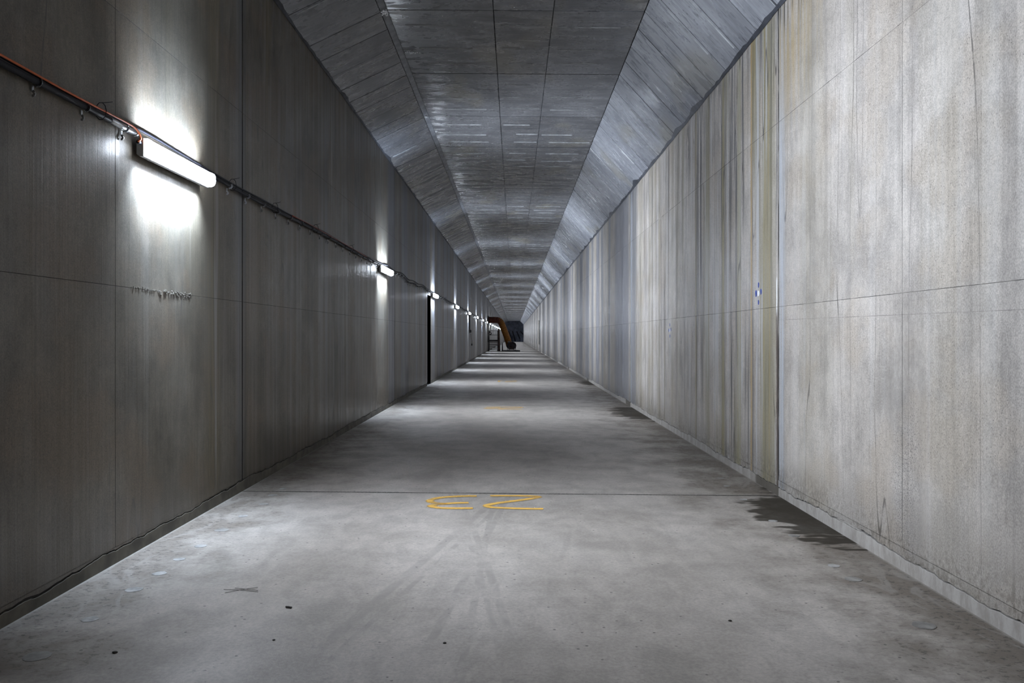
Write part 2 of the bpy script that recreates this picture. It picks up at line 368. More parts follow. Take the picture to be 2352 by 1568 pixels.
# ------------------------------------------------------------------ mesh helpers
class MB:
    def __init__(s): s.v = []; s.f = []; s.mi = []
    def quad(s, a, b, c, d, m=0):
        n = len(s.v); s.v += [tuple(a), tuple(b), tuple(c), tuple(d)]; s.f.append((n, n+1, n+2, n+3)); s.mi.append(m)
    def hexa(s, p, m=0):            # 8 corners: 4 of the face, 4 of the back in the same order
        n = len(s.v); s.v += [tuple(q) for q in p]
        for f in ((0,1,2,3), (7,6,5,4), (0,4,5,1), (1,5,6,2), (2,6,7,3), (3,7,4,0)):
            s.f.append(tuple(n+i for i in f)); s.mi.append(m)
    def box(s, x0, x1, y0, y1, z0, z1, m=0):
        s.hexa([(x0,y0,z0),(x1,y0,z0),(x1,y0,z1),(x0,y0,z1),(x0,y1,z0),(x1,y1,z0),(x1,y1,z1),(x0,y1,z1)], m)
    def bar(s, a, b, w, h, m=0, up=(0,0,1)):   # rectangular bar from a to b
        a = Vector(a); b = Vector(b); d = (b-a).normalized(); u = Vector(up)
        if abs(d.dot(u)) > 0.95: u = Vector((0,1,0))
        r = d.cross(u).normalized()*w/2; t = r.normalized().cross(d).normalized()*h/2
        s.hexa([a-r-t, a+r-t, a+r+t, a-r+t, b-r-t, b+r-t, b+r+t, b-r+t], m)
    def tube(s, pts, rad, seg=8, m=0, caps=True):
        pts = [Vector(p) for p in pts]; n0 = len(s.v); N = len(pts)
        r_at = rad if callable(rad) else (lambda i: rad)
        prev = None
        for i, p in enumerate(pts):
            d = (pts[min(i+1, N-1)]-pts[max(i-1, 0)]).normalized()
            if prev is None:
                u = Vector((0,0,1)) if abs(d.z) < 0.9 else Vector((1,0,0))
            else: u = prev
            u = (u-d*u.dot(d)).normalized(); prev = u; v = d.cross(u)
            r = r_at(i)
            for k in range(seg):
                a = 2*math.pi*k/seg; s.v.append(tuple(p+u*math.cos(a)*r+v*math.sin(a)*r))
        for i in range(N-1):
            for k in range(seg):
                a = n0+i*seg+k; b = n0+i*seg+(k+1) % seg
                s.f.append((a, b, b+seg, a+seg)); s.mi.append(m)
        if caps:
            s.f.append(tuple(n0+k for k in reversed(range(seg)))); s.mi.append(m)
            s.f.append(tuple(n0+(N-1)*seg+k for k in range(seg))); s.mi.append(m)
    def mesh(s, name, mats, smooth=False, fix=True):
        me = bpy.data.meshes.new(name); me.from_pydata(s.v, [], s.f)
        for m in (mats if isinstance(mats, (list, tuple)) else [mats]): me.materials.append(m)
        me.polygons.foreach_set('material_index', s.mi)
        if fix:
            import bmesh
            bm = bmesh.new(); bm.from_mesh(me); bmesh.ops.recalc_face_normals(bm, faces=bm.faces); bm.to_mesh(me); bm.free()
        if smooth: me.polygons.foreach_set('use_smooth', [True]*len(me.polygons))
        me.update(); return me
    def build(s, name, mats, parent=None, loc=(0,0,0), smooth=False, fix=True):
        return obj(name, s.mesh(name, mats, smooth, fix), parent, loc)
def obj(name, me, parent=None, loc=(0,0,0)):
    o = bpy.data.objects.new(name, me); COL.objects.link(o); o.location = loc
    if parent is not None: o.parent = parent
    return o
def tag(o, label, cat, group=None):
    o['label'] = label; o['category'] = cat
    if group: o['group'] = group
    return o
def thing(name, label, cat, loc=(0,0,0), rotz=0, group=None):
    o = bpy.data.objects.new(name, None); COL.objects.link(o); o.empty_display_size = 0.2
    o.location = loc; o.rotation_euler = (0,0,rotz); return tag(o, label, cat, group)
def structure(o): o['kind'] = 'structure'; return o
def stuff(o): o['kind'] = 'stuff'; return o
def smoothpath(pts, n=8):           # Catmull-Rom
    pts = [Vector(p) for p in pts]; out = []
    P = [pts[0]*2-pts[1]]+pts+[pts[-1]*2-pts[-2]]
    for i in range(1, len(P)-2):
        a, b, c, d = P[i-1:i+3]
        for k in range(n):
            t = k/n
            out.append(0.5*((2*b)+(c-a)*t+(2*a-5*b+4*c-d)*t*t+(3*b-a-3*c+d)*t**3))
    out.append(pts[-1]); return out
def subtract(rect, holes):
    rs = [rect]
    for (hy0, hy1, hz0, hz1) in holes:
        nx = []
        for (y0, y1, z0, z1) in rs:
            if hy1 <= y0 or hy0 >= y1 or hz1 <= z0 or hz0 >= z1: nx.append((y0, y1, z0, z1)); continue
            if hy0 > y0: nx.append((y0, hy0, z0, z1))
            if hy1 < y1: nx.append((hy1, y1, z0, z1))
            a, b = max(y0, hy0), min(y1, hy1)
            if hz0 > z0: nx.append((a, b, z0, hz0))
            if hz1 < z1: nx.append((a, b, hz1, z1))
        rs = nx
    return [r for r in rs if r[1]-r[0] > 0.02 and r[3]-r[2] > 0.02]
def columns():
    """panel columns: (y0, y1) with a wider gap at the bay joints"""
    out = []; nb = int(round((YE-YB)/BAY))+1
    for b in range(nb):
        yb = YB+b*BAY
        for k in range(4):
            y0 = yb+0.011+k*(BAY-0.022)/4; y1 = y0+(BAY-0.022)/4-0.0035
            if y0 < YE: out.append((y0, min(y1, YE)))
    return out
COLS = columns()
NEAR = 44.0                          # beyond this the panels are joined

# ------------------------------------------------------------------ walls
DOOR_L = (26.57, 27.62, -0.1, 2.93)
HATCH_L = (88.0, 90.0, 0.95, 3.80)
HATCH_R = (89.2, 91.4, 0.70, 3.31)
def wall(side):
    left = side == 'left'
    X = XL if left else XR; sg = -1 if left else 1      # sg: outward
    top = SPL if left else SPR
    rows = [0.135, 1.95, 3.87, top-0.012] if left else [0.135, 1.90, 3.776, top-0.012]
    holes = [DOOR_L, HATCH_L] if left else [HATCH_R]
    mat = [M['wall_'+side], M['joint_'+side]]
    T = 0.014
    root = MB()
    for (y0, y1, z0, z1) in subtract((YB-1, YE+0.5, -0.3, top+0.35), holes):
        root.box(X+sg*T, X+sg*(T+0.3), y0, y1, z0, z1)
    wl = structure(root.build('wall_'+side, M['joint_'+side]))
    def plate(m, y0, y1, z0, z1):                       # bevelled plate, face towards the tunnel
        b = 0.001
        f = [(X, y0+b, z0+b), (X, y1-b, z0+b), (X, y1-b, z1-b), (X, y0+b, z1-b)]
        e = [(X+sg*b, y0, z0), (X+sg*b, y1, z0), (X+sg*b, y1, z1), (X+sg*b, y0, z1)]
        r = [(X+sg*T, p[1], p[2]) for p in e]
        m.quad(*f)
        for i in range(4):
            k = (i+1) % 4
            m.quad(f[i], e[i], e[k], f[k], 1); m.quad(e[i], r[i], r[k], e[k], 1)
    far = MB(); cache = {}
    for (y0, y1) in COLS:
        for ri in range(3):
            g = 0.0008 if ri else 0.0
            z0, z1 = rows[ri]+g, rows[ri+1]-0.0008
            parts = subtract((y0, y1, z0, z1), holes)
            whole = len(parts) == 1 and parts[0] == (y0, y1, z0, z1)
            for p in parts:
                if y0 > NEAR: plate(far, *p); continue
                if whole:
                    key = (ri, round(y1-y0, 3))
                    if key not in cache:
                        m = MB(); plate(m, 0, y1-y0, z0, z1); cache[key] = m.mesh('panel', mat)
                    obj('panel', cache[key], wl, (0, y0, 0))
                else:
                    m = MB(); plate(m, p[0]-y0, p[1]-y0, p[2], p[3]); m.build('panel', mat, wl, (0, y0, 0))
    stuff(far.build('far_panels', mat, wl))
    return wl, holes
wall_left, holes_l = wall('left')
wall_right, holes_r = wall('right')

# cement that leaked out of the left joint under the nearest lamp
m = MB()
for k in range(120):
    t = random.betavariate(1.3, 1.0); yy = 6.02+1.12*t
    r = random.uniform(0.002, 0.006)*(1.5 if 6.5 < yy < 6.8 else 1.0); zc = 1.951+random.gauss(0, 0.006 if yy < 6.5 else 0.012)
    m.hexa([(XL-0.003, yy-r*1.8, zc-r), (XL-0.003, yy+r*1.8, zc-r), (XL-0.003, yy+r*1.8, zc+r), (XL-0.003, yy-r*1.8, zc+r),
            (XL+r*0.9, yy-r*1.1, zc-r*0.5), (XL+r*0.9, yy+r*0.9, zc-r*0.6), (XL+r*0.8, yy+r, zc+r*0.4), (XL+r*0.9, yy-r, zc+r*0.5)])
stuff(m.build('cement_crust', M['leak'], wall_left))

# kerb with the ragged crack above it
def crack_height(y, ph):
    v = 0.096+0.010*math.sin(y*0.9+ph)+0.008*math.sin(y*2.3+ph*2.1)+0.006*math.sin(y*5.9+ph*0.7)+0.004*math.sin(y*13.7+ph)
    return v+random.uniform(-0.0035, 0.0035)+0.004*math.sin(y*31+ph)*math.sin(y*3.3)
def kerb(side):
    left = side == 'left'; X = XL if left else XR; sg = -1 if left else 1
    ph = 0.4 if left else 2.3
    lo = MB(); up = MB(); ys = []; y = YB
    while y < YE:
        ys.append(y); y += 0.03 if 2 < y < 14 else 0.09 if 0 < y < 26 else 0.4
    ys.append(YE)
    hs = [crack_height(t, ph) for t in ys]
    ws = [0.0042+0.006*max(0.0, math.sin(t*1.7+ph)*0.6+math.sin(t*4.1)*0.4)+random.uniform(0, 0.002) for t in ys]
    fz = floor_z(X)
    hole = DOOR_L if left else None
    for i in range(len(ys)-1):
        a, b = ys[i], ys[i+1]
        if hole and b > hole[0] and a < hole[1]: continue
        xa = X-sg*0.002; xb = X+sg*0.0135
        za, zb = fz+hs[i]-ws[i], fz+hs[i+1]-ws[i+1]
        lo.quad((xa,a,fz-0.05), (xa,b,fz-0.05), (xa,b,zb-0.004), (xa,a,za-0.004))
        lo.quad((xa,a,za-0.004), (xa,b,zb-0.004), (xa+sg*0.002,b,zb), (xa+sg*0.002,a,za))
        lo.quad((xa+sg*0.002,a,za), (xa+sg*0.002,b,zb), (xb,b,zb), (xb,a,za))
        ua, ub = fz+hs[i]+ws[i]*0.7, fz+hs[i+1]+ws[i+1]*0.7
        up.quad((X,a,ua), (X,b,ub), (X,b,0.139), (X,a,0.139))
        up.quad((X,a,ua), (X,b,ub), (xb,b,ub), (xb,a,ua))
    k = structure(lo.build('baseboard_'+side, M['kerb_'+side], fix=True))
    up.build('bottom_edge', M['wall_'+side], wall_left if left else wall_right)
kerb('left'); kerb('right')

# doorways and hatches: passages behind the openings
def passage(name, X, sg, h, depth):
    y0, y1, z0, z1 = h; m = MB(); t = 0.12
    xa, xb = X+sg*0.004, X+sg*depth
    lo, hi = min(xa, xb), max(xa, xb)
    z0 = max(z0, floor_z(X))
    m.box(lo, hi, y0-t, y0, z0-t, z1+t); m.box(lo, hi, y1, y1+t, z0-t, z1+t)
    m.box(lo, hi, y0, y1, z1, z1+t); m.box(lo, hi, y0, y1, z0-t, z0)
    m.box(min(xb, xb+sg*t), max(xb, xb+sg*t), y0-t, y1+t, z0-t, z1+t)
    return structure(m.build(name, M['joint']))
passage('door_1', XL, -1, DOOR_L, 2.2)
passage('door_2', XL, -1, HATCH_L, 2.6)
passage('door_3', XR, 1, HATCH_R, 2.6)

# ------------------------------------------------------------------ floor slabs
base = MB()
base.hexa([(XL-0.3,YB-1,floor_z(XL)-0.10),(XR+0.3,YB-1,floor_z(XR)-0.10),(XR+0.3,YB-1,-0.4),(XL-0.3,YB-1,-0.4),
           (XL-0.3,YE+0.5,floor_z(XL)-0.10),(XR+0.3,YE+0.5,floor_z(XR)-0.10),(XR+0.3,YE+0.5,-0.4),(XL-0.3,YE+0.5,-0.4)])
floor = structure(base.build('floor', M['joint']))
def slab(y0, y1):
    m = MB(); xs = [XL-0.02+(XR-XL+0.04)*i/6 for i in range(7)]
    for i in range(6):
        a, b = xs[i], xs[i+1]
        m.quad((a,0,floor_z(a)), (b,0,floor_z(b)), (b,y1-y0,floor_z(b)), (a,y1-y0,floor_z(a)))
        m.quad((a,0,floor_z(a)-0.1), (b,0,floor_z(b)-0.1), (b,0,floor_z(b)), (a,0,floor_z(a)))
        m.quad((a,y1-y0,floor_z(a)-0.1), (b,y1-y0,floor_z(b)-0.1), (b,y1-y0,floor_z(b)), (a,y1-y0,floor_z(a)))
    return m.mesh('slab', M['floor'])
full = slab(0.012, BAY-0.012)
y = YB
while y < YE-0.5:
    e = min(y+BAY-0.012, YE)
    obj('slab', full if e == y+BAY-0.012 else slab(y+0.012, e), floor, (0, y+0.012, 0))
    y += BAY

# round grout plugs along both edges of the floor
def disc(name, p, r, mat, parent, h=0.003, sq=1.0, n=14):
    m = MB(); rr = [r*random.uniform(0.88, 1.08) for _ in range(n)]
    ring = [(math.cos(2*math.pi*k/n)*rr[k], math.sin(2*math.pi*k/n)*rr[k]*sq) for k in range(n)]
    n0 = len(m.v)
    m.v += [(x, yy, -0.01) for x, yy in ring]+[(x, yy, h*0.7) for x, yy in ring]+[(x*0.86, yy*0.86, h) for x, yy in ring]
    for k in range(n):
        j = (k+1) % n
        m.f += [(n0+k, n0+j, n0+n+j, n0+n+k), (n0+n+k, n0+n+j, n0+2*n+j, n0+2*n+k)]; m.mi += [0, 0]
    m.f.append(tuple(n0+2*n+k for k in range(n))); m.mi.append(0)
    return m.build(name, mat, parent, p)
M['patch_dim'] = simple('worn_grout_plug', (0.25, 0.24, 0.225), 0.55, var=0.3, scale=14)
for (px, py, r, br) in ((460,1254,.060,1), (412,1284,.055,1), (367,1317,.062,1), (308,1354,.066,1), (207,1422,.062,1), (84,1507,.085,0),
                        (558,1185,.055,1), (510,1217,.075,0), (627,1137,.06,0), (650,1122,.05,1), (605,1157,.06,0), (612,1158,.03,0), (938,935,.07,1),
                        (1915,1299,.055,1), (1960,1330,.075,0), (1824,1230,.06,0), (2122,1436,.085,0), (1775,1196,.05,1), (1708,1147,.05,1), (1655,1098,.06,0), (1670,1116,.05,0)):
    disc('plug', on_floor(px, py), r*0.78, M['patch'] if br else M['patch_dim'], floor)

# ------------------------------------------------------------------ ceiling
zt = ceil_z(0)+0.05
root = MB()
def slanted(m, pts, y0, y1, t):
    """slab over a cross-section polyline (x, z), t thick outward (up)"""
    for (a, b) in zip(pts[:-1], pts[1:]):
        d = Vector((b[0]-a[0], b[1]-a[1])).normalized(); n = Vector((-d.y, d.x))
        if n.y < 0: n = -n
        m.hexa([(a[0],y0,a[1]),(b[0],y0,b[1]),(b[0]+n.x*t,y0,b[1]+n.y*t),(a[0]+n.x*t,y0,a[1]+n.y*t),
                (a[0],y1,a[1]),(b[0],y1,b[1]),(b[0]+n.x*t,y1,b[1]+n.y*t),(a[0]+n.x*t,y1,a[1]+n.y*t)])
slanted(root, [(XL-0.05,SPL+0.02),(CXL,ceil_z(CXL)+0.035),(CXR,ceil_z(CXR)+0.035),(XR+0.05,SPR+0.01)], YB-1, YE+0.5, 0.35)
ceiling = structure(root.build('ceiling', M['joint_ceiling']))
def soffit(m, y0, y1, a, b, grooves=(), fins=(), T=0.04):
    """one formwork panel between cross-section points a and b (x, z), grooves across it, fins hanging from it"""
    A = Vector((a[0], 0, a[1])); B = Vector((b[0], 0, b[1])); d = (B-A).normalized()
    n = Vector((-d.z, 0, d.x));  n = n if n.z > 0 else -n        # outward (up)
    prof = [(y0, 0.005), (y0+0.005, 0)]
    for (g, wd) in grooves:
        gy = y0+g*(y1-y0); prof += [(gy-wd, 0), (gy, 0.010), (gy+wd*0.6, 0.001)]
    prof += [(y1-0.005, 0), (y1, 0.005)]
    def P(t, yy, dep): return A+(B-A)*t+n*dep+Vector((0, yy, 0))
    e = 0.004/(B-A).length
    for (p, q) in zip(prof[:-1], prof[1:]):
        deep = max(p[1], q[1]) > 0.008
        m.quad(P(e,p[0],p[1]), P(1-e,p[0],p[1]), P(1-e,q[0],q[1]), P(e,q[0],q[1]), 2 if deep else 0)
    for t in (0, 1):
        m.quad(P(t,y0,0.005), P(t,y1,0.005), P(t,y1,T), P(t,y0,T))
        te = e if t == 0 else 1-e
        m.quad(P(te,y0+0.005,0), P(te,y1-0.005,0), P(t,y1,0.005), P(t,y0,0.005))
    for yy in (y0, y1):
        m.quad(P(0,yy,0.005), P(1,yy,0.005), P(1,yy,T), P(0,yy,T))
    for (g, t0, t1, wd) in fins:
        gy = y0+g*(y1-y0)
        lo0, lo1 = P(t0,gy,-0.012), P(t1,gy,-0.012)
        m.quad(P(t0,gy-wd,0), P(t1,gy-wd,0), lo1, lo0, 1); m.quad(P(t0,gy+wd,0), P(t1,gy+wd,0), lo1, lo0, 1)
XS = [CXL+0.02, -0.279, 0.527, CXR-0.002]
def pt(x): return (x, ceil_z(x))
SPANS = [(pt(XS[0]), pt(XS[1]-0.004), 'flat'), (pt(XS[1]+0.004), pt(XS[2]-0.003), 'flat'), (pt(XS[2]+0.003), pt(XS[3]), 'flat'),
         ((XL, SPL), (CXL-0.075, ceil_z(CXL)-0.034), 'slope'), ((XR, SPR), (CXR+0.003, ceil_z(CXR)-0.003), 'slope')]
L = COLS[5][1]-COLS[5][0]-0.018
variants = []
for si, (a, b, kind) in enumerate(SPANS):
    vs = []
    for k in range(5):
        m = MB()
        if kind == 'flat':
            fins = []
            for g in (0.22+random.uniform(-.03, .03), 0.53+random.uniform(-.04, .04), 0.80+random.uniform(-.03, .03)):
                if random.random() < 0.12: continue
                t0 = random.uniform(0.05, 0.25) if si != 1 else random.uniform(0, 0.5); t1 = min(0.97, t0+random.uniform(0.45, 0.75))
                fins.append((g, t0, t1, random.uniform(0.014, 0.026)))
            soffit(m, 0, L, a, b, [(random.uniform(.3, .45), 0.004), (random.uniform(.6, .72), 0.003)], fins)
        else:
            gs = [(g+random.uniform(-.02, .02), random.uniform(0.008, 0.020)) for g in ((0.24, 0.5, 0.76) if k % 2 else (0.3, 0.62))]
            fins = [(g+0.022, random.uniform(0, .3), random.uniform(.6, .98), 0.014) for g, _ in gs if random.random() < 0.3]
            soffit(m, 0, L, a, b, gs, fins)
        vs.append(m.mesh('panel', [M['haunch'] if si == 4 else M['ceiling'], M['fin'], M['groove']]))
    variants.append(vs)
far = MB(); farh = MB()
for (y0, y1) in COLS:
    for si, (a, b, kind) in enumerate(SPANS):
        if y0 < 56 and abs(y1-y0-L-0.018) < 1e-3: obj('panel', random.choice(variants[si]), ceiling, (0, y0+0.009, 0))
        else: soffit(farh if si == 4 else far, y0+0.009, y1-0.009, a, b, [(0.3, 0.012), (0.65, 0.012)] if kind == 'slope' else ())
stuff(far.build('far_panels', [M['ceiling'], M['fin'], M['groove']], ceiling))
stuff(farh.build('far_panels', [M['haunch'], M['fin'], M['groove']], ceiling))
# narrow strip between the left haunch and the flat ceiling
m = MB()
for (y0, y1) in COLS:
    m.quad((CXL-0.072,y0,ceil_z(CXL)-0.020), (CXL+0.012,y0,ceil_z(CXL)+0.012), (CXL+0.012,y1,ceil_z(CXL)+0.012), (CXL-0.072,y1,ceil_z(CXL)-0.020))
m.build('edge_strip', M['strip'], ceiling)
# ragged mortar along the springing lines
def mortar(name, X, Z, b, lo, hi):
    A = Vector((X, 0, Z)); d = (Vector((b[0], 0, b[1]))-A).normalized(); n = Vector((-d.z, 0, d.x)); n = n if n.z < 0 else -n
    m = MB(); ys = []; y = YB
    while y < YE: ys.append(y); y += 0.12 if y < 40 else 1.0
    wv = []
    for t in ys:
        v = 0.5+0.5*math.sin(t*0.83+Z)*math.sin(t*2.1+1.0)
        v = v*(0.5+0.5*math.sin(t*5.3+Z))*0.6+v*0.4
        wv.append(lo+(hi-lo)*v*v+random.uniform(0, 0.018))
    sgn = 1 if X < 0 else -1
    for i in range(len(ys)-1):
        a, c = ys[i], ys[i+1]; q = Vector((0, 0, 0))
        f = lambda s_, yy, o: A+d*s_+n*o+Vector((0, yy, 0))
        low = [Vector((X+sgn*0.006, yy, Z-0.012-0.012*abs(math.sin(yy*3.1+Z)))) for yy in (a, c)]
        m.quad(f(0.008, a, 0.014), f(0.008, c, 0.014), f(wv[i+1], c, 0.003), f(wv[i], a, 0.003))
        m.quad(f(0.008, a, 0.014), f(0.008, c, 0.014), low[1], low[0])
        m.quad(f(wv[i+1], c, 0.003), f(wv[i], a, 0.003), f(wv[i], a, -0.01), f(wv[i+1], c, -0.01))
    return structure(m.build(name, M['mortar'], fix=False))
mortar('trim_1', XL, SPL, SPANS[3][1], 0.015, 0.06)
mortar('trim_2', XR, SPR, SPANS[4][1], 0.02, 0.11)
# white lime crust where the joints weep
def crust(c, sx, sy, sz, n):
    m = MB()
    for _ in range(n):
        p = Vector(c)+Vector((random.gauss(0, sx), random.gauss(0, sy), random.gauss(0, sz)))
        r = random.uniform(0.004, 0.012)
        m.box(p.x-r, p.x+r, p.y-r*1.5, p.y+r*1.5, p.z-r, p.z+r)
    stuff(m.build('lime_crust', M['crust'], ceiling))
crust((CXL-0.03, Z0+PAN+0.08, ceil_z(CXL)-0.012), 0.022, 0.05, 0.006, 26)
crust((CXL-0.03, Z0+3*PAN+0.03, ceil_z(CXL)-0.012), 0.02, 0.04, 0.006, 22)
crust((CXL+0.14, Z0+PAN*1.62, ceil_z(CXL)-0.004), 0.05, 0.01, 0.003, 14)

# ------------------------------------------------------------------ end wall of the tunnel
m = MB(); yw = YE
m.box(XL-0.1, XR+0.1, yw, yw+0.5, -0.1, 6.3)
end = structure(m.build('wall_back', M['endwall']))
def zz(X, Yz): return ((1160+X/26.14-VX)*YE/F, H+(VY-(730+Yz/26.14))*YE/F)
x0, z0 = zz(0, 790); x1, _ = zz(1110, 790)
m = MB(); m.box(XL+0.02, XR-0.02, yw-0.25, yw, z0-0.06, z0+0.06)
m.build('ledge', M['endwall'], end)
arch = []
for k in range(13):
    a = math.pi*k/12; arch.append((-2.4*math.cos(a)+0.0, yw-0.04, 3.45+0.85*math.sin(a)))
m = MB(); m.tube(arch, 0.07, 6); m.build('arch_rib', M['endwall'], end)
for (ax, ay, bx, by) in ((215,790,330,1120), (450,790,620,1400), (700,790,885,1250), (920,790,1085,985)):
    xa, za = zz(ax, ay); xb, zb = zz(bx, by)
    zb = max(zb, floor_z(xb)+0.02)
    m = MB(); m.bar((xa, yw-0.14, za), (xb, yw-0.14, zb), 0.34, 0.22, up=(0,1,0)); m.build('brace', M['endrib'], end)
for (bx, by0, by1) in ((890,1200,1410), (1100,940,1180), (420,1050,1400)):
    xa, za = zz(bx, by0); _, zb = zz(bx, by1); zb = max(zb, 0.02)
    m = MB(); m.bar((xa, yw-0.12, za), (xa, yw-0.12, zb), 0.16, 0.2, up=(0,1,0)); m.build('post', M['endrib'], end)

# ------------------------------------------------------------------ wall lamps
ORD = ['first', 'second', 'third', 'fourth', 'fifth', 'sixth', 'seventh', 'eighth', 'ninth', 'tenth', 'eleventh', 'twelfth', 'thirteenth',
       'fourteenth', 'fifteenth', 'sixteenth', 'seventeenth', 'eighteenth', 'nineteenth', 'twentieth', 'twenty-first', 'twenty-second']
LL = 1.25
def lamp_meshes():
    # profile in (x from wall, z from axis)
    tray = [(0.030,-0.050),(0.050,-0.066),(0.082,-0.066),(0.082,0.066),(0.050,0.066),(0.030,0.050)]
    dif = [(0.080,-0.058),(0.110,-0.058),(0.134,-0.047),(0.145,-0.026),(0.147,0.0),(0.145,0.026),(0.134,0.047),(0.110,0.058),(0.080,0.058)]
    def ext(prof, y0, y1):
        m = MB(); n = len(prof)
        m.v = [(a, y0, c) for a, c in prof]+[(a, y1, c) for a, c in prof]
        for i in range(n):
            j = (i+1) % n; m.f.append((i, j, n+j, n+i)); m.mi.append(0)
        m.f += [tuple(range(n)), tuple(range(2*n-1, n-1, -1))]; m.mi += [0, 0]
        return m
    cap = ext([(p*1.02-0.001, c*1.06) for p, c in dif], 0.0, 0.012).mesh('end_cap', M['diffuser'])
    h = ext(tray, -LL/2-0.012, LL/2+0.012).mesh('housing', M['housing'])
    d = ext(dif, -LL/2, LL/2).mesh('diffuser', M['diffuser'])
    b = MB(); b.box(-0.0, 0.034, -0.02, 0.02, -0.045, 0.045); b = b.mesh('bracket', M['steel'])
    g = MB(); g.tube([(0.058, 0, 0.03), (0.058, -0.04, 0.03)], 0.014, 8); g = g.mesh('gland', M['black'])
    l = MB(); l.box(0.070, 0.090, -0.012, 0.012, 0.058, 0.071); l = l.mesh('latch', M['steel'])
    return h, d, b, g, l, cap
LH, LD, LB, LG, LLt, LCAP = lamp_meshes()
BEAMS = ((-108, 0.20, 86), (-38, 0.27, LAMP_SPREAD), (-2, 0.27, LAMP_SPREAD), (24, 0.22, 112), (107, 0.10, 86))   # direction in the cross plane, share of the power, spread
LDATA = []
for ang, wgt, spr in BEAMS:
    ld = bpy.data.lights.new('lens_light', 'AREA'); ld.shape = 'RECTANGLE'; ld.size = LL-0.06; ld.size_y = 0.03
    ld.energy = LAMP_WATTS*wgt; ld.color = LAMP_COLOR if abs(ang) < 60 else WASH_COLOR; ld.spread = math.radians(spr); LDATA.append(ld)
LAMPS = []
for i in range(22):
    yy = LAMP_Y0+i*BAY
    lab = ('lit strip lamp on left wall, largest and nearest to the camera' if i == 0 else
           '%s lit strip lamp along left wall, counted from the camera' % ORD[i])
    t = thing('strip_lamp', lab, 'lamp', (XL, yy, LAMP_Z), 0, 'strip lamps along the left wall')
    obj('housing', LH, t); obj('diffuser', LD, t)
    obj('end_cap', LCAP, t, (0, -LL/2-0.012, 0)); obj('end_cap', LCAP, t, (0, LL/2, 0))
    for d, (ang, wgt, spr) in enumerate(BEAMS):
        lo = bpy.data.objects.new('lens_light', LDATA[d]); COL.objects.link(lo); lo.parent = t
        a = math.radians(ang)
        lo.location = (0.112+0.042*max(0.0, math.cos(a)), 0, (0.062 if abs(ang) > 60 else 0.045)*math.sin(a))
        lo.rotation_euler = Matrix((( 0, math.sin(a), -math.cos(a)), (1, 0, 0), (0, -math.cos(a), -math.sin(a)))).to_euler()
    if i < 8:
        for o in (-0.38, 0.38): obj('bracket', LB, t, (0, o, 0))
        obj('gland', LG, t, (0, -LL/2-0.010, 0))
        for o in (-0.5, -0.17, 0.17, 0.5):
            obj('latch', LLt, t, (0, o, 0)); obj('latch', LLt, t, (0, o, -0.129))
    LAMPS.append(t)

# ------------------------------------------------------------------ conduit, cables and clips on the left wall
def clip_mesh():
    m = MB()
    arc = [(0.036+0.023*math.cos(a), 0, 0.023*math.sin(a)) for a in [math.pi*(-0.62+0.86*k/7) for k in range(8)]]
    for p, q in zip(arc[:-1], arc[1:]): m.bar(p, q, 0.018, 0.003, up=(0,1,0))
    m.bar((0.012, 0, -0.020), (0.010, 0, -0.055), 0.018, 0.004, up=(1,0,0))
    hook = [(0.010, 0, -0.050), (0.022, 0, -0.062), (0.020, 0, -0.078), (0.006, 0, -0.080)]
    for p, q in zip(hook[:-1], hook[1:]): m.bar(p, q, 0.014, 0.004, up=(0,1,0))
    return m
CLIP = clip_mesh(); CLIPM = CLIP.mesh('clip', M['steel'])
def run_z(y, b):
    """height of the conduit between two lamps"""
    if b == 0: return 3.055+0.006*math.sin(y*1.3)
    if b == 8: return 2.93
    if b == 2: return 3.04+0.028*math.sin(y*1.05)-0.02*math.sin(y*2.7)
    return 3.045+0.010*math.sin(y*1.1+b)
